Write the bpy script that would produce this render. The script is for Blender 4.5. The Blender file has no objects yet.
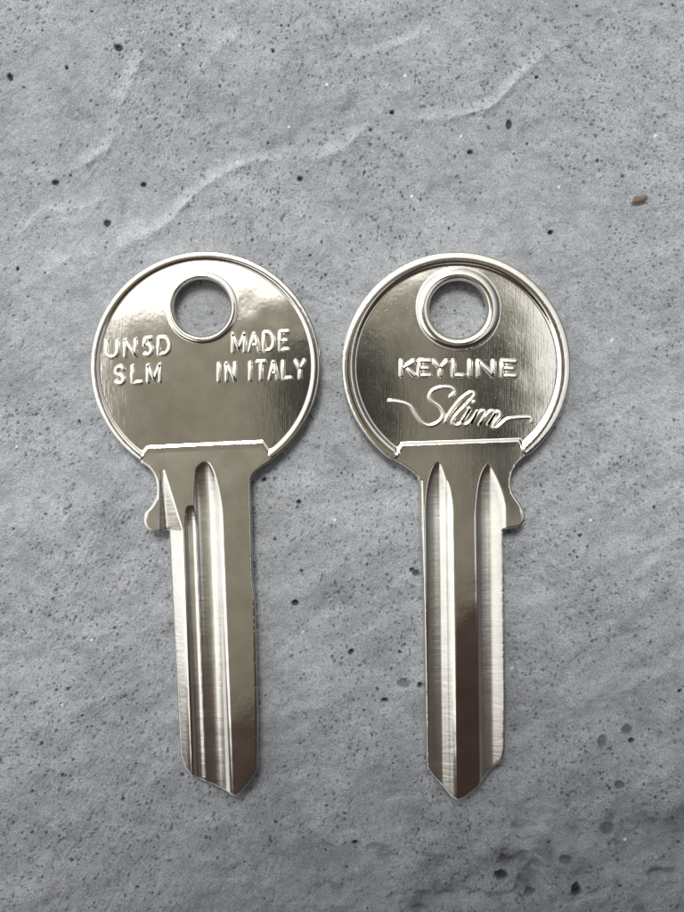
import bpy, math, random
import numpy as np

# ------------------------------------------------------------------ camera
S = 9630.0            # photograph pixels per metre at the keys' top faces
H = 0.130             # camera height
TOP = 0.0025          # height of the keys' top faces
FPX = S * (H - TOP)
sc = bpy.context.scene
C = sc.collection
cam_d = bpy.data.cameras.new('camera'); cam = bpy.data.objects.new('camera', cam_d); C.objects.link(cam)
cam.location = (0, 0, H); cam.rotation_euler = (0, 0, 0)
cam_d.sensor_fit = 'VERTICAL'; cam_d.sensor_height = 24; cam_d.lens = FPX / 912 * 24
cam_d.clip_start = 0.005; cam_d.clip_end = 50
sc.camera = cam
sc.render.resolution_x = 768; sc.render.resolution_y = 1024

# ------------------------------------------------------------------ sky and sun
SUN_EL, SUN_AZ = math.radians(66.5), math.radians(-14)      # azimuth from +Y (north), negative = west
w = bpy.data.worlds.new('World'); sc.world = w; w.use_nodes = True
nt = w.node_tree; nt.nodes.clear()
out = nt.nodes.new('ShaderNodeOutputWorld'); bg = nt.nodes.new('ShaderNodeBackground')
sky = nt.nodes.new('ShaderNodeTexSky'); sky.sky_type = 'NISHITA'; sky.sun_disc = False
sky.sun_elevation = SUN_EL; sky.sun_rotation = SUN_AZ; sky.dust_density = 3; sky.air_density = 1
mix = nt.nodes.new('ShaderNodeMix'); mix.data_type = 'RGBA'
cl = nt.nodes.new('ShaderNodeTexNoise'); cl.inputs['Scale'].default_value = 2.2; cl.inputs['Detail'].default_value = 5
tc = nt.nodes.new('ShaderNodeTexCoord')
rmp = nt.nodes.new('ShaderNodeValToRGB')
rmp.color_ramp.elements[0].position = 0.3; rmp.color_ramp.elements[0].color = (8.0, 8.3, 8.7, 1)
rmp.color_ramp.elements[1].position = 0.7; rmp.color_ramp.elements[1].color = (12.5, 12.6, 12.6, 1)
nt.links.new(tc.outputs['Generated'], cl.inputs['Vector'])
nt.links.new(cl.outputs['Fac'], rmp.inputs['Fac'])
mix.inputs['Factor'].default_value = 0.85
nt.links.new(sky.outputs['Color'], mix.inputs['A']); nt.links.new(rmp.outputs['Color'], mix.inputs['B'])
# overcast luminance: brightest overhead and towards the veiled sun, a third of that at the horizon
dot = nt.nodes.new('ShaderNodeVectorMath'); dot.operation = 'DOT_PRODUCT'
dot.inputs[1].default_value = (-0.62, 0.22, 0.98)
add = nt.nodes.new('ShaderNodeMath'); add.operation = 'ADD'; add.inputs[1].default_value = 0.12; add.use_clamp = False
mxx = nt.nodes.new('ShaderNodeMath'); mxx.operation = 'MAXIMUM'; mxx.inputs[1].default_value = 0.10
mul = nt.nodes.new('ShaderNodeVectorMath'); mul.operation = 'SCALE'
nt.links.new(tc.outputs['Generated'], dot.inputs[0]); nt.links.new(dot.outputs['Value'], add.inputs[0])
nt.links.new(add.outputs[0], mxx.inputs[0]); nt.links.new(mxx.outputs[0], mul.inputs['Scale'])
nt.links.new(mix.outputs['Result'], mul.inputs[0])
nt.links.new(mul.outputs[0], bg.inputs['Color']); bg.inputs['Strength'].default_value = 0.135
nt.links.new(bg.outputs['Background'], out.inputs['Surface'])
sd = bpy.data.lights.new('sun', 'SUN'); sun = bpy.data.objects.new('sun', sd); C.objects.link(sun)
sd.energy = 3.6; sd.angle = math.radians(16); sd.color = (1, 0.97, 0.92)
sun.rotation_euler = (math.pi / 2 - SUN_EL, 0, math.pi - SUN_AZ)   # light travels from the north-west
sc.view_settings.view_transform = 'Standard'; sc.view_settings.look = 'None'
sc.view_settings.gamma = 1; sc.view_settings.exposure = 0.0

rng = np.random.default_rng(7)

# ------------------------------------------------------------------ helpers
def tag(o, label=None, cat=None, group=None, kind=None):
    for k, v in (('label', label), ('category', cat), ('group', group), ('kind', kind)):
        if v: o[k] = v
    return o

def empty(name, loc):
    o = bpy.data.objects.new(name, None); C.objects.link(o); o.location = loc
    o.empty_display_size = 0.005
    return o

def mesh_obj(name, verts, faces, mat, parent=None, smooth=True):
    me = bpy.data.meshes.new(name)
    me.from_pydata([tuple(v) for v in verts], [], [tuple(f) for f in faces])
    me.materials.append(mat); me.update()
    if smooth: me.polygons.foreach_set('use_smooth', [True] * len(me.polygons))
    o = bpy.data.objects.new(name, me); C.objects.link(o)
    if parent: o.parent = parent; o.matrix_parent_inverse.identity()
    return o

def hash2(ix, iy, seed):
    h = (ix.astype(np.int64) * 374761393 + iy.astype(np.int64) * 668265263 + seed * 1442695041) & 0xFFFFFFFF
    h = ((h ^ (h >> 13)) * 1274126177) & 0xFFFFFFFF
    h = ((h ^ (h >> 15)) * 2246822519) & 0xFFFFFFFF
    return ((h ^ (h >> 16)) & 0xFFFFFF) / float(0xFFFFFF)

def vnoise(x, y, seed=0):
    ix = np.floor(x); iy = np.floor(y); fx = x - ix; fy = y - iy
    fx = fx * fx * fx * (fx * (fx * 6 - 15) + 10); fy = fy * fy * fy * (fy * (fy * 6 - 15) + 10)
    a = hash2(ix, iy, seed); b = hash2(ix + 1, iy, seed); c = hash2(ix, iy + 1, seed); d = hash2(ix + 1, iy + 1, seed)
    return (a + (b - a) * fx) * (1 - fy) + (c + (d - c) * fx) * fy - 0.5

def fbm(x, y, seed, octv=4, gain=0.5):
    r = 0; a = 1; t = 0
    for i in range(octv):
        ang = 0.6 * i + 0.3
        xr = x * math.cos(ang) - y * math.sin(ang); yr = x * math.sin(ang) + y * math.cos(ang)
        r = r + a * vnoise(xr * 2 ** i + 17.3 * i, yr * 2 ** i - 9.1 * i, seed + i); t += a; a *= gain
    return r / t

def sstep(a, b, x):
    t = np.clip((x - a) / (b - a), 0, 1); return t * t * (3 - 2 * t)

def catmull(pts, n=6, closed=False):
    pts = [np.array(p, float) for p in pts]
    P = [2 * pts[0] - pts[1]] + pts + [2 * pts[-1] - pts[-2]]
    res = []
    for i in range(1, len(P) - 2):
        p0, p1, p2, p3 = P[i - 1:i + 3]
        for k in range(n):
            t = k / n
            res.append(0.5 * ((2 * p1) + (-p0 + p2) * t + (2 * p0 - 5 * p1 + 4 * p2 - p3) * t * t + (-p0 + 3 * p1 - 3 * p2 + p3) * t ** 3))
    res.append(pts[-1])
    return res

def poly_sdf(x, y, poly):
    """signed distance (negative inside) and nearest boundary point"""
    P = np.array(poly, float); Q = np.roll(P, -1, axis=0)
    best = np.full(x.shape, 1e18); bx = np.zeros_like(x); by = np.zeros_like(x); inside = np.zeros(x.shape, bool)
    for (ax, ay), (cx, cy) in zip(P, Q):
        dx, dy = cx - ax, cy - ay; L = dx * dx + dy * dy
        if L < 1e-12: continue
        t = np.clip(((x - ax) * dx + (y - ay) * dy) / L, 0, 1)
        qx = ax + t * dx; qy = ay + t * dy; d = (x - qx) ** 2 + (y - qy) ** 2
        m = d < best; best[m] = d[m]; bx[m] = qx[m]; by[m] = qy[m]
        cond = (ay > y) != (cy > y)
        if cy != ay:
            xi = ax + (y - ay) * dx / dy
            inside ^= cond & (x < xi)
    d = np.sqrt(best); d[inside] *= -1
    return d, bx, by

# ------------------------------------------------------------------ materials
def new_mat(name):
    m = bpy.data.materials.new(name); m.use_nodes = True
    return m, m.node_tree, m.node_tree.nodes['Principled BSDF']

def N(nt, typ, **kw):
    n = nt.nodes.new(typ)
    for k, v in kw.items():
        if k in n.inputs: n.inputs[k].default_value = v
        else: setattr(n, k, v)
    return n

def ramp(nt, p0, c0, p1, c1):
    r = nt.nodes.new('ShaderNodeValToRGB'); e = r.color_ramp.elements
    e[0].position = p0; e[0].color = c0; e[1].position = p1; e[1].color = c1
    return r

def nickel(name, seed, rough=0.17, pitting=0.5, grind=0.0, milled=0.08):
    """nickel-plated brass; object coordinates scaled to millimetres"""
    m, nt, b = new_mat(name); L = nt.links.new
    tc = N(nt, 'ShaderNodeTexCoord'); mp = N(nt, 'ShaderNodeMapping')
    mp.inputs['Scale'].default_value = (1000, 1000, 1000); mp.inputs['Location'].default_value = (seed * 3.1, seed * 1.7, 0)
    L(tc.outputs['Object'], mp.inputs['Vector'])
    v = mp.outputs['Vector']
    big = N(nt, 'ShaderNodeTexNoise', Scale=0.22, Detail=4.0); L(v, big.inputs['Vector'])
    tn = N(nt, 'ShaderNodeTexNoise', Scale=0.45, Detail=5.0, Roughness=0.6); L(v, tn.inputs['Vector'])
    r1 = ramp(nt, 0.35, (0.69, 0.655, 0.575, 1), 0.62, (0.77, 0.735, 0.66, 1)); L(tn.outputs['Fac'], r1.inputs['Fac'])
    # small tarnish freckles
    fr = N(nt, 'ShaderNodeTexNoise', Scale=2.6, Detail=6.0, Roughness=0.7); L(v, fr.inputs['Vector'])
    fm = N(nt, 'ShaderNodeMath', operation='MULTIPLY')
    r2 = ramp(nt, 0.60, (0, 0, 0, 1), 0.72, (1, 1, 1, 1)); L(fr.outputs['Fac'], r2.inputs['Fac'])
    r3 = ramp(nt, 0.50, (0, 0, 0, 1), 0.66, (0.7, 0.7, 0.7, 1)); L(big.outputs['Fac'], r3.inputs['Fac'])
    L(r2.outputs['Color'], fm.inputs[0]); L(r3.outputs['Color'], fm.inputs[1])
    mx = N(nt, 'ShaderNodeMix', data_type='RGBA'); mx.inputs['B'].default_value = (0.33, 0.29, 0.20, 1)
    L(fm.outputs[0], mx.inputs['Factor']); L(r1.outputs['Color'], mx.inputs['A'])
    L(mx.outputs['Result'], b.inputs['Base Color'])
    b.inputs['Metallic'].default_value = 1.0
    # roughness: smudges + lengthwise fine scratches
    ms = N(nt, 'ShaderNodeMapping'); ms.inputs['Scale'].default_value = (9000, 420, 1000); ms.inputs['Rotation'].default_value = (0, 0, 0.04)
    L(tc.outputs['Object'], ms.inputs['Vector'])
    scn = N(nt, 'ShaderNodeTexNoise', Scale=1.0, Detail=3.0); L(ms.outputs['Vector'], scn.inputs['Vector'])
    rr = N(nt, 'ShaderNodeMapRange'); rr.inputs['From Min'].default_value = 0.3; rr.inputs['From Max'].default_value = 0.7
    rr.inputs['To Min'].default_value = rough - 0.005; rr.inputs['To Max'].default_value = rough + 0.012
    L(tn.outputs['Fac'], rr.inputs['Value']); sx = N(nt, 'ShaderNodeSeparateXYZ'); L(tc.outputs['Object'], sx.inputs['Vector'])
    dm = N(nt, 'ShaderNodeMapRange'); dm.inputs['From Min'].default_value = -0.00008; dm.inputs['From Max'].default_value = -0.00022
    L(sx.outputs['Z'], dm.inputs['Value'])          # milled below the plated face
    if grind:
        ra = N(nt, 'ShaderNodeMath', operation='MULTIPLY_ADD'); ra.inputs[1].default_value = milled
        L(dm.outputs['Result'], ra.inputs[0]); L(rr.outputs['Result'], ra.inputs[2]); L(ra.outputs[0], b.inputs['Roughness'])
    else: L(rr.outputs['Result'], b.inputs['Roughness'])
    # bump chain
    wav = N(nt, 'ShaderNodeTexNoise', Scale=0.55, Detail=2.0); L(v, wav.inputs['Vector'])
    b1 = N(nt, 'ShaderNodeBump', Strength=1.0, Distance=0.000005); L(wav.outputs['Fac'], b1.inputs['Height'])
    b2 = N(nt, 'ShaderNodeBump', Strength=0.35, Distance=0.000008); L(scn.outputs['Fac'], b2.inputs['Height']); L(b1.outputs['Normal'], b2.inputs['Normal'])
    vor = N(nt, 'ShaderNodeTexVoronoi', Scale=3.2); L(v, vor.inputs['Vector'])
    rv = ramp(nt, 0.05, (0, 0, 0, 1), 0.16, (1, 1, 1, 1)); L(vor.outputs['Distance'], rv.inputs['Fac'])
    b3 = N(nt, 'ShaderNodeBump', Strength=pitting, Distance=0.000010); L(rv.outputs['Color'], b3.inputs['Height']); L(b2.outputs['Normal'], b3.inputs['Normal'])
    last = b3
    if grind:   # cross chatter left by the milling cutter in the grooves
        mg = N(nt, 'ShaderNodeMapping'); mg.inputs['Scale'].default_value = (300, 2600, 1000); L(tc.outputs['Object'], mg.inputs['Vector'])
        gn = N(nt, 'ShaderNodeTexNoise', Scale=1.0, Detail=2.0); L(mg.outputs['Vector'], gn.inputs['Vector'])
        b4 = N(nt, 'ShaderNodeBump', Strength=grind, Distance=0.000022); L(gn.outputs['Fac'], b4.inputs['Height']); L(last.outputs['Normal'], b4.inputs['Normal'])
        gs = N(nt, 'ShaderNodeMath', operation='MULTIPLY'); gs.inputs[1].default_value = grind; L(dm.outputs['Result'], gs.inputs[0]); L(gs.outputs[0], b4.inputs['Strength'])
        last = b4
    L(last.outputs['Normal'], b.inputs['Normal'])
    return m

M_head_a = nickel('nickel_plate_plain', 1, 0.085, 0.0)
M_head_b = nickel('nickel_plate_pitted', 5, 0.09, 0.22)
M_blade_a = nickel('milled_nickel_plain', 2, 0.13, 0.0, 0.45)
M_blade_b = nickel('milled_nickel_spotted', 8, 0.115, 0.08, 0.6, 0.15)
M_text = nickel('nickel_emboss', 3, 0.2, 0.0)

def concrete():
    m, nt, b = new_mat('concrete'); L = nt.links.new
    at = N(nt, 'ShaderNodeAttribute', attribute_name='tint')
    tc = N(nt, 'ShaderNodeTexCoord'); mp = N(nt, 'ShaderNodeMapping'); mp.inputs['Scale'].default_value = (1000, 1000, 1000)
    L(tc.outputs['Object'], mp.inputs['Vector'])
    n1 = N(nt, 'ShaderNodeTexNoise', Scale=5.5, Detail=5.0, Roughness=0.7); L(mp.outputs['Vector'], n1.inputs['Vector'])
    r1 = ramp(nt, 0.32, (0.60, 0.60, 0.61, 1), 0.68, (1.26, 1.26, 1.26, 1)); L(n1.outputs['Fac'], r1.inputs['Fac'])
    mx = N(nt, 'ShaderNodeMix', data_type='RGBA', blend_type='MULTIPLY'); mx.inputs['Factor'].default_value = 1
    L(at.outputs['Color'], mx.inputs['A']); L(r1.outputs['Color'], mx.inputs['B'])
    L(mx.outputs['Result'], b.inputs['Base Color'])
    b.inputs['Roughness'].default_value = 0.72; b.inputs['Specular IOR Level'].default_value = 0.35
    n2 = N(nt, 'ShaderNodeTexNoise', Scale=2.2, Detail=6.0, Roughness=0.75); L(mp.outputs['Vector'], n2.inputs['Vector'])
    b0 = N(nt, 'ShaderNodeBump', Strength=1.0, Distance=0.0003); L(n2.outputs['Fac'], b0.inputs['Height'])
    b1 = N(nt, 'ShaderNodeBump', Strength=1.0, Distance=0.00014); L(n1.outputs['Fac'], b1.inputs['Height']); L(b0.outputs['Normal'], b1.inputs['Normal'])
    L(b1.outputs['Normal'], b.inputs['Normal'])
    return m
M_conc = concrete()

def plain(name, col, rough, metallic=0.0):
    m, nt, b = new_mat(name); L = nt.links.new
    tc = N(nt, 'ShaderNodeTexCoord'); n = N(nt, 'ShaderNodeTexNoise', Scale=60.0, Detail=4.0); L(tc.outputs['Object'], n.inputs['Vector'])
    c0 = tuple(c * 0.85 for c in col) + (1,); c1 = tuple(min(1, c * 1.15) for c in col) + (1,)
    r = ramp(nt, 0.3, c0, 0.7, c1); L(n.outputs['Fac'], r.inputs['Fac']); L(r.outputs['Color'], b.inputs['Base Color'])
    b.inputs['Roughness'].default_value = rough; b.inputs['Metallic'].default_value = metallic
    return m

# ------------------------------------------------------------------ ground: one displaced concrete sheet
def axis(core, step, far):
    c = np.arange(-core, core + step / 2, step); g = []; x = core; s = step
    while x < far: s *= 1.18; x += s; g.append(x)
    g = np.array(g); return np.concatenate([-g[::-1], c, g])

def gpx(px, py):      # photograph pixel -> ground mm
    return (px - 342) / FPX * H * 1000, -(py - 456) / FPX * H * 1000

def build_ground():
    ax = axis(0.040, 0.0001, 3.0) * 1000; ay = axis(0.052, 0.0001, 3.0) * 1000     # mm
    X, Y = np.meshgrid(ax, ay)
    wx = X + 1.5 * fbm(X / 6, Y / 6, 11, 2); wy = Y + 1.5 * fbm(X / 6, Y / 6, 15, 2)
    z = 0.55 * fbm(wx / 22, wy / 15, 1, 3) + 0.72 * fbm(wx / 5.5, wy / 4, 5, 4, 0.55)
    # fine trowel streaks: they fan out across the slab
    direc = np.clip(92 + 1.45 * X + 30 * fbm(X / 25, Y / 25, 21, 2), 35, 135); streak = 0
    angs = (35, 60, 85, 110, 135)
    for k, ad in enumerate(angs):
        wgt = np.clip(1 - np.abs(direc - ad) / 25, 0, 1)
        a = math.radians(ad); u = wx * math.cos(a) + wy * math.sin(a); v = -wx * math.sin(a) + wy * math.cos(a)
        streak = streak + wgt * (vnoise(u / 1.3, v / 0.26, 31 + k) + 0.8 * vnoise(u / 0.7, v / 0.17, 41 + k))
    z += 0.08 * streak * (0.7 + 1.2 * fbm(X / 7, Y / 7, 25, 2))
    z += 0.035 * vnoise(X / 0.22, Y / 0.22, 51) + 0.09 * fbm(X / 0.9, Y / 0.9, 53, 3)
    tone = 1 + 0.42 * fbm(wx / 9, wy / 6, 61, 5, 0.6) + 0.20 * vnoise(wx / 0.7, wy / 0.5, 66) + 0.34 * fbm(wx / 2.4, wy / 1.8, 67, 4, 0.6) + 0.07 * streak
    # raised trowel lines
    lines = [([(-20, 180), (30, 173), (75, 165), (105, 140), (120, 110), (135, 75), (142, 60)], 3.4, .10),
             ([(120, 247), (160, 226), (188, 205), (210, 185), (235, 168), (265, 158), (290, 166), (315, 163), (342, 150), (362, 128), (378, 116)], 3.4, .13),
             ([(400, 130), (440, 123), (482, 112), (500, 95), (520, 76), (556, 48)], 3.0, .12),
             ([(200, 66), (215, 48), (236, 30)], 3.0, .08), ([(0, 235), (30, 222), (60, 208), (95, 202)], 3.2, .06),
             ([(360, 52), (390, 44), (420, 30)], 3.0, .05), ([(25, 292), (60, 262), (100, 250)], 3.5, .05),
             ([(420, 905), (470, 880), (520, 866), (590, 868), (640, 835), (684, 815)], 4, -.05)]
    for pts, wd, ht in lines:
        P = catmull(pts, 8); best = np.full(X.shape, 1e9); side = np.zeros(X.shape)
        xs = [gpx(*p)[0] for p in P]; ys = [gpx(*p)[1] for p in P]
        m = (X > min(xs) - 6) & (X < max(xs) + 6) & (Y > min(ys) - 6) & (Y < max(ys) + 6)
        xm, ym = wx[m], wy[m]; bm = best[m]; sm = side[m]
        for i in range(len(xs) - 1):
            dx, dy = xs[i + 1] - xs[i], ys[i + 1] - ys[i]; LL = dx * dx + dy * dy + 1e-9
            tt = np.clip(((xm - xs[i]) * dx + (ym - ys[i]) * dy) / LL, 0, 1)
            ex = xm - xs[i] - tt * dx; ey = ym - ys[i] - tt * dy; d = np.hypot(ex, ey)
            q = d < bm; bm[q] = d[q]; sm[q] = np.sign(dx * ey - dy * ex)[q]
        wmm = wd / 9.6 * 2.3; ht = ht * 4.2; wob = 0.9 * fbm(xm / 2.0, ym / 2.0, 73, 3); bm = np.abs(bm + wob * 0.55)
        mod = np.clip(0.85 + 2.3 * fbm(xm / 3.5, ym / 3.5, 71, 3), 0.1, 1.6)
        rid = np.exp(-(bm / (wmm * 1.1)) ** 1.6)
        back = np.where(sm > 0, np.exp(-(bm / (wmm * 4.5)) ** 2), np.exp(-(bm / (wmm * 1.2)) ** 2))     # shallow terrace dip behind the ridge
        z[m] += mod * ht * (0.75 * rid - 0.75 * back * (1 - rid))
        tone[m] *= 1 + np.sign(ht) * 0.27 * rid * mod
    # soft ripples to the right of the keys
    rp = sstep(12, 24, X) * (1 - sstep(36, 44, X)) * sstep(-36, -20, Y) * (1 - sstep(14, 24, Y))
    a = math.radians(28); u = wx * math.cos(a) + wy * math.sin(a); v = -wx * math.sin(a) + wy * math.cos(a)
    z += rp * 0.45 * fbm(u / 7, v / 2.2, 81, 2)
    lo = 1 - sstep(-46, -30, Y)
    z += lo * (0.25 * fbm(wx / 2.5, wy / 1.6, 85, 3) - 0.75 * sstep(0.04, 0.36, fbm(wx / 3.2, wy / 2.2, 86, 3, 0.4)) * sstep(-14, 10, X))
    blot = sstep(0.10, 0.30, fbm(wx / 3.2, wy / 2.2, 91, 3)) * lo * sstep(-10, 15, X)
    tone *= 1 - 0.45 * blot
    tone *= 1 + (1 - sstep(-5, 15, Y)) * 0.42 * fbm((0.87 * wx + 0.5 * wy) / 7, (-0.5 * wx + 0.87 * wy) / 1.6, 95, 4)
    col = np.stack([0.330 * tone, 0.346 * tone, 0.365 * tone], -1)
    # pores
    x0, y0 = -40.0, -52.0; ix0 = int(np.argmin(abs(ax - x0))); iy0 = int(np.argmin(abs(ay - y0))); st = 0.1
    nxc, nyc = 801, 1041
    dens_pts = []
    def stamp(cx, cy, ra, rb, ang, depth, dark, tint=None):
        R = max(ra, rb) * 1.6 + 0.1
        i0 = max(0, int((cx - R - x0) / st)); i1 = min(nxc, int((cx + R - x0) / st) + 2)
        j0 = max(0, int((cy - R - y0) / st)); j1 = min(nyc, int((cy + R - y0) / st) + 2)
        if i1 <= i0 or j1 <= j0: return
        sl = (slice(iy0 + j0, iy0 + j1), slice(ix0 + i0, ix0 + i1))
        dx = X[sl] - cx; dy = Y[sl] - cy
        u = (dx * math.cos(ang) + dy * math.sin(ang)) / ra; v = (-dx * math.sin(ang) + dy * math.cos(ang)) / rb
        r = np.sqrt(u * u + v * v) * (1 + 0.35 * vnoise(dx / (ra * .8) + cx, dy / (ra * .8) + cy, 3))
        k = 1 - sstep(0.6, 1.12, r)
        z[sl] -= depth * k
        if tint is None: col[sl] *= (1 - dark * k)[..., None]
        else: col[sl] = col[sl] * (1 - k[..., None]) + np.array(tint) * k[..., None]
    n = 32000
    cx = rng.uniform(-39, 39, n); cy = rng.uniform(-51, 51, n)
    dn = fbm(cx / 8, cy / 8, 101, 3); keep = rng.uniform(0, 1, n) < np.clip(0.58 + 3.2 * dn + 0.1 * (cy < 10), 0.1, 1)
    for x, y in zip(cx[keep], cy[keep]):
        r = 0.038 + 0.085 * rng.random() ** 3.2
        ang = math.radians(min(135, max(35, 92 + 1.45 * x))) + rng.normal(0, .35)
        stamp(x, y, r * rng.uniform(1.0, 2.2), r, ang, 0.05 + r * 1.1, 0.20 + 0.30 * rng.random())
    for _ in range(150):
        r = 0.09 + 0.08 * rng.random() ** 2
        stamp(rng.uniform(-39, 39), rng.uniform(-51, 51), r * rng.uniform(1, 1.5), r, rng.uniform(0, 3.14), 0.35, 0.7)
    for _ in range(7):
        r = rng.uniform(0.14, 0.24)
        stamp(rng.uniform(-39, 39), rng.uniform(-51, 51), r * rng.uniform(1, 1.5), r, rng.uniform(0, 3.14), 0.5, 0.85)
    # pores that the photograph shows by name: (px, py, length px, width px, angle)
    for px, py, la, lb, an in ((509, 124, 5.5, 3.2, 80), (295, 603, 4, 3, 0), (416, 573, 4.5, 3.5, 0), (351, 652, 3.5, 2.5, 60), (299, 502, 2.5, 2.5, 0),
                               (412, 570, 3, 2.5, 0), (603, 742, 8, 4.5, 75), (628, 730, 6, 5, 10), (632, 741, 3.2, 3, 0), (107, 223, 3.5, 3.5, 0),
                               (118, 47, 3.6, 4.5, 60), (470, 152, 3, 2.2, 0), (392, 112, 2.5, 2.2, 0), (551, 232, 3, 2.2, 30), (300, 179, 2.8, 2.8, 0), (620, 785, 6, 4.5, 0),
                               (607, 828, 8, 7, 0), (501, 876, 5, 7, 80), (566, 860, 7, 5, 0), (530, 893, 6, 4, 20), (576, 890, 5, 8, 0), (143, 184, 3, 2.5, 0),
                               (420, 685, 3, 3, 0), (385, 700, 3, 2, 0), (404, 683, 7, 5, 0), (10, 77, 2.5, 4, 20), (55, 182, 4, 3, 0), (355, 843, 3, 2, 0)):
        x, y = gpx(px, py); big = la > 5.4 and py > 700 or la == 7
        stamp(x, y, la / 9.5, lb / 9.5, math.radians(an), 0.25 if big else 0.55, 0.5 if big else 0.8)
    # embedded pale sand grains and rust-coloured specks
    for px, py in ((180, 45), (405, 75), (289, 127), (559, 187), (461, 136), (412, 196), (327, 85), (237, 162), (656, 857), (17, 447), (335, 520), (612, 340), (590, 520), (62, 705), (92, 640), (512, 668), (303, 632), (625, 840), (655, 136)):
        x, y = gpx(px, py); stamp(x, y, 0.2, 0.15, 0.5, -0.06, 0, (0.8, 0.8, 0.78))
    for px, py in ((8, 292), (82, 345), (641, 159), (487, 214), (104, 104), (80, 36), (100, 235), (280, 498), (60, 893), (575, 480), (117, 585), (665, 428), (48, 343)):
        x, y = gpx(px, py); stamp(x, y, 0.22, 0.17, 0.9, 0.02, 0, (0.36, 0.25, 0.16))
    col = np.clip(col, 0.02, 0.85)
    ny, nx = X.shape
    me = bpy.data.meshes.new('concrete_ground')
    co = np.stack([X, Y, z], -1).reshape(-1, 3) / 1000
    idx = np.arange(nx * ny).reshape(ny, nx)
    q = np.stack([idx[:-1, :-1], idx[:-1, 1:], idx[1:, 1:], idx[1:, :-1]], -1).reshape(-1, 4)
    me.vertices.add(len(co)); me.vertices.foreach_set('co', co.astype(np.float32).ravel())
    me.loops.add(q.size); me.loops.foreach_set('vertex_index', q.astype(np.int32).ravel())
    me.polygons.add(len(q)); me.polygons.foreach_set('loop_start', np.arange(0, q.size, 4, dtype=np.int32))
    me.polygons.foreach_set('use_smooth', np.ones(len(q), bool))
    at = me.color_attributes.new('tint', 'FLOAT_COLOR', 'POINT')
    c4 = np.concatenate([col.reshape(-1, 3), np.ones((nx * ny, 1))], 1).astype(np.float32)
    at.data.foreach_set('color', c4.ravel())
    me.update(calc_edges=True); me.materials.append(M_conc)
    o = bpy.data.objects.new('concrete_ground', me); C.objects.link(o); tag(o, kind='structure')
build_ground()

# ------------------------------------------------------------------ keys (drawn in photograph pixels, origin = head centre)
THICK = 23.0      # px
def groove(u, prof, v, y_top, y_full):
    px, ph = zip(*prof)
    uf = np.arange(px[1] - 12, px[-2] + 12, 0.2); k = np.exp(-(np.arange(-18, 19) * 0.2 / 1.5) ** 2); k /= k.sum()
    pf = np.interp(uf, px, ph); pf = np.convolve(np.pad(pf, 18, mode='edge'), k, mode='valid')
    P = np.interp(u, uf, pf); D = -min(ph)
    t = np.clip((y_full - v) / (y_full - y_top), 0, 3)
    return np.minimum(0, P + D * t * t)

def grid_part(name, outline, holes, hfun, cell_mask, center, mat, parent, st=0.75):
    """height-field mesh of the region inside outline, outside holes, where cell_mask(x, y); vertical walls on real edges"""
    P = np.array(outline); x0, y0 = P.min(0) - 2; x1, y1 = P.max(0) + 2
    xs = np.arange(x0, x1, st); ys = np.arange(y0, y1, st); X, Y = np.meshgrid(xs, ys)
    d, bx, by = poly_sdf(X, Y, outline)
    for (hx, hy, hr) in holes:
        r = np.hypot(X - hx, Y - hy) + 1e-9; dh = hr - r; m = dh > d
        d[m] = dh[m]; bx[m] = (hx + (X - hx) / r * hr)[m]; by[m] = (hy + (Y - hy) / r * hr)[m]
    keep = d < st * 0.5
    band = np.abs(d) < st * 0.5
    Xs = np.where(band, bx, X); Ys = np.where(band, by, Y)
    c = keep[:-1, :-1] & keep[:-1, 1:] & keep[1:, 1:] & keep[1:, :-1]
    c &= cell_mask((X[:-1, :-1] + st / 2), (Y[:-1, :-1] + st / 2))
    idx = np.arange(X.size).reshape(X.shape)
    q = np.stack([idx[:-1, :-1], idx[1:, :-1], idx[1:, 1:], idx[:-1, 1:]], -1)[c]      # y is down: this winding faces up
    dd = np.where(band, 0, d)
    Z = hfun(Xs, Ys, dd)
    used = np.unique(q); remap = -np.ones(X.size, int); remap[used] = np.arange(len(used))
    q = remap[q]
    co = np.stack([(Xs.ravel()[used] - center[0]) / S, -(Ys.ravel()[used] - center[1]) / S, Z.ravel()[used] / S], 1)
    e = np.concatenate([q[:, [0, 1]], q[:, [1, 2]], q[:, [2, 3]], q[:, [3, 0]]]); key = set(map(tuple, e.tolist()))
    bnd = [(a, b) for a, b in key if (b, a) not in key]
    bandf = (np.abs(dd.ravel()[used]) < st * 1.6)
    verts = co.tolist(); faces = q.tolist(); low = {}; topd = {}
    def lowv(i):
        if i not in low: low[i] = len(verts); verts.append([co[i][0], co[i][1], -THICK / S])
        return low[i]
    def topv(i):       # duplicate so that the wall keeps its own normals
        if i not in topd: topd[i] = len(verts); verts.append([co[i][0], co[i][1], co[i][2]])
        return topd[i]
    for a, b in bnd:
        if bandf[a] and bandf[b]: faces.append([topv(b), topv(a), lowv(a), lowv(b)])
    return mesh_obj(name, verts, faces, mat, parent)

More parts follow.
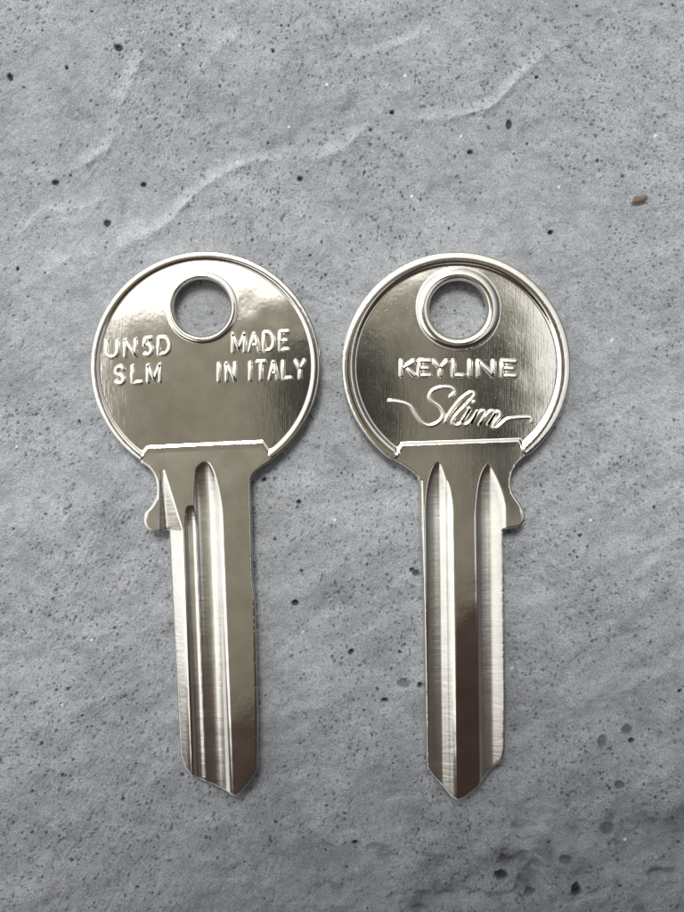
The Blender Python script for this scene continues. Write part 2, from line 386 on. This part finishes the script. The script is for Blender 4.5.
def sweep(strokes, wd, ht, zbase, center, name, mat, parent):
    """embossed rounded ridges along polylines"""
    verts = []; faces = []
    prof = [(-0.55, -1.2), (-0.5, 0.15), (-0.41, 0.72), (-0.26, 0.97), (0.26, 0.97), (0.41, 0.72), (0.5, 0.15), (0.55, -1.2)]
    for st_ in strokes:
        P = [np.array(p, float) for p in st_]
        d0 = P[1] - P[0]; d0 /= np.hypot(*d0) + 1e-9; d1 = P[-1] - P[-2]; d1 /= np.hypot(*d1) + 1e-9
        pts = [(P[0] - d0 * wd * .42, .35), (P[0] - d0 * wd * .22, .8)] + [(p, 1) for p in P] + [(P[-1] + d1 * wd * .22, .8), (P[-1] + d1 * wd * .42, .35)]
        base = len(verts); k = len(prof)
        for i, (p, s) in enumerate(pts):
            a = pts[max(0, i - 1)][0]; b = pts[min(len(pts) - 1, i + 1)][0]; t = b - a; t /= np.hypot(*t) + 1e-9
            n = np.array([-t[1], t[0]])
            for (o, h) in prof:
                q = p + n * o * wd * s
                verts.append(((q[0] - center[0]) / S, -(q[1] - center[1]) / S, (zbase + (h * ht * (0.55 + .45 * s) if h > 0 else h)) / S))
        for i in range(len(pts) - 1):
            for j in range(k - 1):
                faces.append((base + i * k + j, base + (i + 1) * k + j, base + (i + 1) * k + j + 1, base + i * k + j + 1))
        faces.append(tuple(base + j for j in range(k))); faces.append(tuple(base + (len(pts) - 1) * k + j for j in reversed(range(k))))
    return mesh_obj(name, verts, faces, mat, parent)

def arc(cx, cy, rx, ry, a0, a1, n=9):
    return [(cx + rx * math.cos(math.radians(a0 + (a1 - a0) * i / n)), cy + ry * math.sin(math.radians(a0 + (a1 - a0) * i / n))) for i in range(n + 1)]

GLY = {   # strokes in a unit box, y down
 'U': [[(0, 0), (0, .6)] + arc(.5, .62, .5, .38, 180, 0)[1:] + [(1, 0)]],
 'N': [[(0, 1), (0, 0)], [(0, 0), (1, 1)], [(1, 1), (1, 0)]],
 '5': [[(.9, 0), (.2, 0)], [(.2, 0), (.1, .45)], [(.1, .45)] + arc(.45, .68, .5, .32, -110, 130, 10)],
 'D': [[(0, 0), (0, 1)], [(0, 0), (.45, 0)] + arc(.45, .5, .55, .5, -90, 90, 10)[1:] + [(0, 1)]],
 'S': [[(.95, .16)] + arc(.5, .25, .45, .25, -30, -270, 10)[1:] + arc(.5, .75, .47, .25, -90, 155, 10)[1:]],
 'L': [[(0, 0), (0, 1)], [(0, 1), (1, 1)]],
 'M': [[(0, 1), (0, 0)], [(0, 0), (.5, .85)], [(.5, .85), (1, 0)], [(1, 0), (1, 1)]],
 'A': [[(0, 1), (.5, 0)], [(.5, 0), (1, 1)], [(.22, .66), (.78, .66)]],
 'E': [[(0, 0), (0, 1)], [(0, 0), (1, 0)], [(0, .5), (.8, .5)], [(0, 1), (1, 1)]],
 'I': [[(.5, 0), (.5, 1)]],
 'T': [[(0, 0), (1, 0)], [(.5, 0), (.5, 1)]],
 'Y': [[(0, 0), (.5, .5)], [(1, 0), (.5, .5)], [(.5, .5), (.5, 1)]],
 'K': [[(0, 0), (0, 1)], [(1, 0), (.08, .55)], [(.3, .42), (1, 1)]],
}
def word(chars, y0, y1, rise):
    """chars: (letter, x0, x1); rise = px the line climbs per px to the right"""
    out = []; xa = chars[0][1]
    for ch, a, b in chars:
        for s in GLY[ch]:
            out.append([(a + p[0] * (b - a) + (p[1] - 1) * 0.0 + (1 - p[1]) * 0, y0 + p[1] * (y1 - y0) - rise * (a + p[0] * (b - a) - xa)) for p in s])
    return out

def head_arc(c, R, p_from, p_to, n=150):
    """clockwise-on-screen arc of the head from p_from over the top to p_to"""
    a0 = math.atan2(p_from[1] - c[1], p_from[0] - c[0]); a1 = math.atan2(p_to[1] - c[1], p_to[0] - c[0])
    while a1 < a0: a1 += 2 * math.pi
    return [(c[0] + R * math.cos(a0 + (a1 - a0) * i / n), c[1] + R * math.sin(a0 + (a1 - a0) * i / n)) for i in range(n + 1)]

def make_key(name, label, c, R, hole, neck_r, blade_pts, neck_l, shoulder, blade_h, rimw, collar, mats, tilt):
    px, py = c
    origin = ((px - 342) / S, -(py - 456) / S, TOP)
    root = empty(name, origin); tag(root, label, 'key', 'key blanks lying on the concrete')
    root.rotation_euler = tilt
    # neck_l: from blade up to the head's left junction; neck_r: from head's right junction down
    outline = head_arc(c, R, neck_l[-1], neck_r[0]) + neck_r[1:] + blade_pts + neck_l[:-1]
    sh = shoulder
    rec = head_arc(c, R - rimw, sh[0], sh[-1], 120) + list(reversed(sh))[1:-1]     # coined recess of the head
    def seam(x): return np.interp(x, [p[0] for p in sh], [p[1] for p in sh])
    hx, hy, hr, hc = hole
    def hfun(x, y, d):
        z = np.zeros_like(x)
        rd, _, _ = poly_sdf(x, y, rec)
        z -= (1.0 if rimw < 9 else 1.8) * (1 - (np.clip((rd + 1.4) / 1.8, 0, 1) if rimw < 9 else np.clip((rd + 2.5) / 2.9, 0, 1)))
        # very slight dishing of the coined face
        r = np.hypot(x - px, y - py)
        z += np.where(rd < 0, 0.35 * (1 - (r / R) ** 2), 0)
        # convex rim
        rim = sstep(R - rimw - 1, R - rimw + 2, r) * (y < seam(x) + 4)
        z += rim * (0.45 if rimw < 9 else 1.0) * np.clip(1 - ((r - (R - rimw * 0.55)) / (rimw * 0.6)) ** 2, -1, 1)
        # collar round the hole
        h = np.hypot(x - hx, y - hy); t = (h - hr) / (hc - hr)
        z += collar * np.where(t < 1.15, np.clip(1 - ((t - 0.5) / 0.62) ** 2, -0.25, 1) + .25, 0) * (1 - sstep(1.0, 1.15, t))
        dh = h - hr; z -= 2.2 * (1 - sstep(0, 2.4, dh)) ** 2
        # shank milling
        sel = y > 440
        bh = blade_h(x, y); z += np.where(sel, bh, 0)
        e = -d
        z -= 1.0 * np.clip(1 - e / 1.6, 0, 1) ** 2
        z += 0.10 * vnoise(x / 19, y / 19, 5) + 0.012 * vnoise(x / 2.5, y / 2.5, 6)
        z -= 0.5 * np.clip(vnoise(x / 3.5, y / 3.5, 8) - 0.1, 0, 1) * np.clip(1 - e / 3.5, 0, 1)
        return z
    headm = lambda x, y: (y < seam(x) + 6)
    blm = lambda x, y: (y >= seam(x) + 6)
    grid_part('head', outline, [(hx, hy, hr)], hfun, headm, c, mats[0], root)
    grid_part('blade', outline, [(hx, hy, hr)], hfun, blm, c, mats[1], root)
    return root

def zz(ox, oy, s, pts): return [(ox + a / s, oy + b / s) for a, b in pts]

# ---- left key
cL = (205.2, 366)
nrL = [(275.8, 456.5)] + catmull(zz(120, 420, 4.275, [(668, 152), (645, 176), (612, 198), (582, 222), (562, 250), (556, 285)]), 4)
blL = [(252.4, 580), (254.5, 600), (257.6, 728), (257, 770), (251, 781), (240.2, 793.5), (236, 796), (231.5, 795.6), (190.5, 775.5), (184, 768.5), (179.6, 756), (175.5, 675), (170.5, 580), (168.2, 531)]
nlL = [(165.5, 530.8)] + catmull(zz(120, 420, 4.275, [(190, 474), (165, 476), (135, 476), (115, 466), (104, 445), (102, 418), (108, 395), (128, 375), (148, 345), (158, 310), (156, 270), (146, 240), (128, 212), (104, 192), (84, 184)]), 4)
shL = [(137, 457.5), (141.5, 455), (147.5, 447.5), (262.5, 442), (269, 451.5), (277.7, 455.5)]
def hL(x, y):
    u = x - 0.038 * (y - 570)
    uu = x - 0.035 * (y - 570)
    g1 = groove(u, [(0, 0), (196, 0), (197.5, -3.2), (200, -4.8), (204, -5.7), (208, -6.2), (213, -6.0), (217, -4.3), (220.5, -1.9), (223.5, 0), (999, 0)], y, 461, 512)
    g2 = groove(u, [(0, 0), (186.5, 0), (188.5, -3.6), (195, -4.0), (197, -3.0), (198.5, -4.6), (200.5, 0), (999, 0)], y, 503, 530)
    # slope down to the outer edge, cut through the notch tab with a steep inner wall
    ue = x - 0.046 * (y - 531)
    wallx = 159.5
    sl = np.minimum(0, (uu - 184.2) * 0.45)
    rise = np.clip((531 - y) / (531 - 466), 0, 3) * 8.0
    sl = np.minimum(0, np.maximum(sl, -7.6) + rise)
    wall = np.minimum(0, -(x - wallx) * 1.3)
    sl = np.maximum(sl, np.where(y < 532, wall, -99))
    return np.minimum(np.minimum(g1, g2), sl)
keyL = make_key('key_blank', 'silver key blank on the left stamped UN5D SLM and MADE IN ITALY', cL, 115, (201.7, 307.3, 28.6, 35.2), nrL, blL, nlL, shL, hL, 7.2, 1.0, (M_head_a, M_blade_a), (0.0, 0.0, 0))
zf = -0.95
sweep(word([('U', 106.5, 117.5), ('N', 125, 135.5), ('5', 143.5, 152), ('D', 158.5, 169.5)], 341, 357.5, 0.06), 5.3, 2.9, zf, cL, 'embossed_lettering', M_text, keyL)
sweep(word([('S', 115.5, 124), ('L', 132.5, 141), ('M', 148, 160)], 367, 384, 0.06), 5.3, 2.9, zf, cL, 'embossed_lettering', M_text, keyL)
sweep(word([('M', 233, 244.5), ('A', 249, 259.5), ('D', 264, 273.5), ('E', 280, 288.5)], 334, 352, 0.04), 5.1, 2.9, zf, cL, 'embossed_lettering', M_text, keyL)
sweep(word([('I', 216.5, 221), ('N', 226.5, 235), ('I', 248, 252.5), ('T', 257, 265), ('A', 269.5, 277.5), ('L', 283, 291), ('Y', 295.5, 304.5)], 363.5, 381, 0.035), 5.1, 2.9, zf, cL, 'embossed_lettering', M_text, keyL)

# ---- right key
cR = (456.5, 366)
nrR = [(530.5, 453)] + catmull(zz(380, 420, 4.275, [(640, 145), (612, 166), (590, 188), (573, 215), (562, 245), (560, 275), (568, 310), (583, 336), (600, 360), (614, 388), (618, 410), (615, 432), (602, 452), (582, 460), (562, 463)]), 4) + [(505, 529.5)]
blR = [(503.4, 531), (504.0, 570), (505.6, 700), (505, 751), (502.8, 760.5), (490, 772), (478.5, 787), (464, 798.4), (457, 800.5), (451.5, 797.5), (433, 776), (427.2, 766.5), (425.8, 750), (423.6, 600), (420.6, 532)]
nlR = catmull(zz(380, 420, 4.275, [(172, 480), (171, 400), (170, 320), (168, 275), (155, 236), (120, 208), (85, 186), (46, 165)]), 4)
shR = [(388.5, 459.5), (395.5, 455), (402.5, 445), (519, 440.8), (524, 449), (532, 452.5)]
def hR(x, y):
    u = x - 0.012 * (y - 575)
    ul = x - 0.022 * (y - 575)
    gA = groove(u, [(0, 0), (426.5, 0), (428, -1.6), (431, -3.1), (435, -4.8), (439.0, -5.6), (441.5, -5.3), (446, -2.9), (448.5, -2.6), (450, -2.0), (452.5, -0.8), (453.8, 0), (999, 0)], y, 461, 515)
    gB = groove(u, [(0, 0), (476.8, 0), (478.5, -1.6), (482, -3.6), (486, -4.9), (489, -5.6), (491.5, -5.2), (498, -3.1), (504, -1.3), (508, 0), (999, 0)], y, 463, 520)
    el = np.minimum(0, (ul - 424.6) * 0.9) * (y > 480)
    return np.minimum(np.minimum(gA, gB), el)
keyR = make_key('key_blank', 'silver key blank on the right stamped KEYLINE with Slim in script below', cR, 114.5, (458.3, 309, 28.9, 40.5), nrR, blR, nlR, shR, hR, 11.0, 2.6, (M_head_b, M_blade_b), (0.0, 0.0, 0))
zf = -1.7
Z = lambda pts: catmull(zz(380, 345, 4.275, pts), 5)
sweep(word([('K', 401.5, 414), ('E', 419.5, 430), ('Y', 433.5, 447), ('L', 453.5, 463), ('I', 467, 473), ('N', 478.5, 493.5), ('E', 502.5, 515.5)], 361, 375.5, -0.004), 6.3, 2.9, zf, cR, 'embossed_lettering', M_text, keyR)
sl = [Z([(38, 238), (90, 245), (130, 262), (155, 300), (182, 334), (215, 345), (252, 328), (270, 296), (255, 265), (225, 244), (211, 220), (225, 195), (262, 181), (302, 182), (320, 200), (300, 222)]),
      Z([(278, 330), (292, 300), (340, 238), (388, 203), (402, 214), (372, 252), (322, 305), (308, 330), (326, 344), (350, 330), (385, 272)]),
      Z([(385, 272), (352, 322), (360, 342), (385, 328), (418, 284)]), Z([(418, 284), (388, 336)]), Z([(388, 336), (430, 286), (450, 290), (425, 341)]),
      Z([(425, 341), (470, 286), (490, 292), (462, 340)]), Z([(462, 340), (500, 286), (514, 300), (490, 332), (482, 350), (503, 352), (545, 318), (600, 310), (643, 310), (650, 330)]), Z([(398, 246), (404, 240)])]
sweep(sl, 4.6, 2.8, zf, cR, 'embossed_script', M_text, keyR)

# ------------------------------------------------------------------ the splinter lying on the concrete
def chip():
    m = plain('dry_bark', (0.11, 0.08, 0.055), 0.9); rgn = random.Random(4)
    x, y = gpx(639, 200); verts = []; faces = []; n = 9; k = 8
    for i in range(n + 1):
        t = i / n; L = (t - 0.5) * 1.75; wv = 0.30 * (math.sin(math.pi * min(1, t * 1.02)) ** 0.6) + 0.04
        for j in range(k):
            a = 2 * math.pi * j / k; rr = 1 + rgn.uniform(-.18, .18)
            verts.append((L / 1000, wv * math.cos(a) * rr / 1000 + 0.08 * math.sin(t * 5) / 1000, (0.16 * math.sin(a) * rr + 0.2 + 0.1 * t) / 1000))
    for i in range(n):
        for j in range(k): faces.append((i * k + j, (i + 1) * k + j, (i + 1) * k + (j + 1) % k, i * k + (j + 1) % k))
    faces.append(tuple(range(k))); faces.append(tuple(n * k + j for j in reversed(range(k))))
    o = mesh_obj('bark_splinter', verts, faces, m); o.location = (x / 1000, y / 1000, 0.00005); o.rotation_euler = (0, 0, math.radians(24))
    tag(o, 'tiny brown splinter of bark on the bare concrete beyond the right key', 'splinter')
chip()

# ------------------------------------------------------------------ unseen blocker added over the keys: shapes their reflections, shades the concrete
def rounded_slab(name, w, h, r, z0, z1, mat, parent, off=(0, 0)):
    pts = []
    for (sx, sy, a0) in ((1, 1, 0), (-1, 1, 90), (-1, -1, 180), (1, -1, 270)):
        for i in range(9):
            a = math.radians(a0 + i * 90 / 8); pts.append((sx * (w / 2 - r) + r * math.cos(a) + off[0], sy * (h / 2 - r) + r * math.sin(a) + off[1]))
    n = len(pts); verts = [(x, y, z0) for x, y in pts] + [(x, y, z1) for x, y in pts]
    faces = [tuple(reversed(range(n))), tuple(range(n, 2 * n))] + [(i, (i + 1) % n, n + (i + 1) % n, n + i) for i in range(n)]
    return mesh_obj(name, verts, faces, mat, parent, smooth=False)
TZ = 0.165
blocker = empty('reflection_blocker', (0, 0, TZ)); blocker.rotation_euler = (0, 0, math.radians(9))
tag(blocker, 'unseen tan blocker added above the keys to shape the reflections in their metal', 'reflection_blocker')
rounded_slab('case', 0.108, 0.160, 0.010, 0.0, 0.009, plain('blocker_tan', (0.56, 0.515, 0.40), 0.6), blocker, (-0.004, -0.039))  # added panel, gives the flat key faces an olive reflection
def add_wings():        # unseen dark wings, added to brown the reflections and darken the lower concrete
    edge = catmull([(-0.45, -0.088), (-0.25, -0.087), (-0.09, -0.077), (-0.03, -0.062), (0.0, -0.047), (0.03, -0.034), (0.06, -0.030), (0.12, -0.034), (0.19, -0.040), (0.45, -0.045)], 5)
    P = [(float(x), float(y)) for x, y in edge] + [(0.45, -0.23), (-0.45, -0.23)]
    a = math.radians(-9); P = [(x * math.cos(a) - y * math.sin(a), x * math.sin(a) + y * math.cos(a)) for x, y in P]
    n = len(P); v = [(x, y, -0.0025) for x, y in P] + [(x, y, -0.0002) for x, y in P]
    mesh_obj('blocker_wings', v, [tuple(range(n)), tuple(reversed(range(n, 2 * n)))] + [(i, (i + 1) % n, n + (i + 1) % n, n + i) for i in range(n)],
             plain('blocker_brown', (0.11, 0.058, 0.046), 0.7), blocker, smooth=False)
add_wings()
dark = plain('blocker_black', (0.03, 0.028, 0.028), 0.35)
rounded_slab('dark_mirror_patch', 0.027, 0.030, 0.006, -0.0015, -0.0001, dark, blocker, (0.001, 0.014))  # added dark patch, puts a dark area into the mirrored heads
rounded_slab('dark_mirror_strip', 0.011, 0.046, 0.005, -0.003, -0.0001, dark, blocker, (0.037, 0.004))  # added dark strip, mirrored as a dark band in the right head
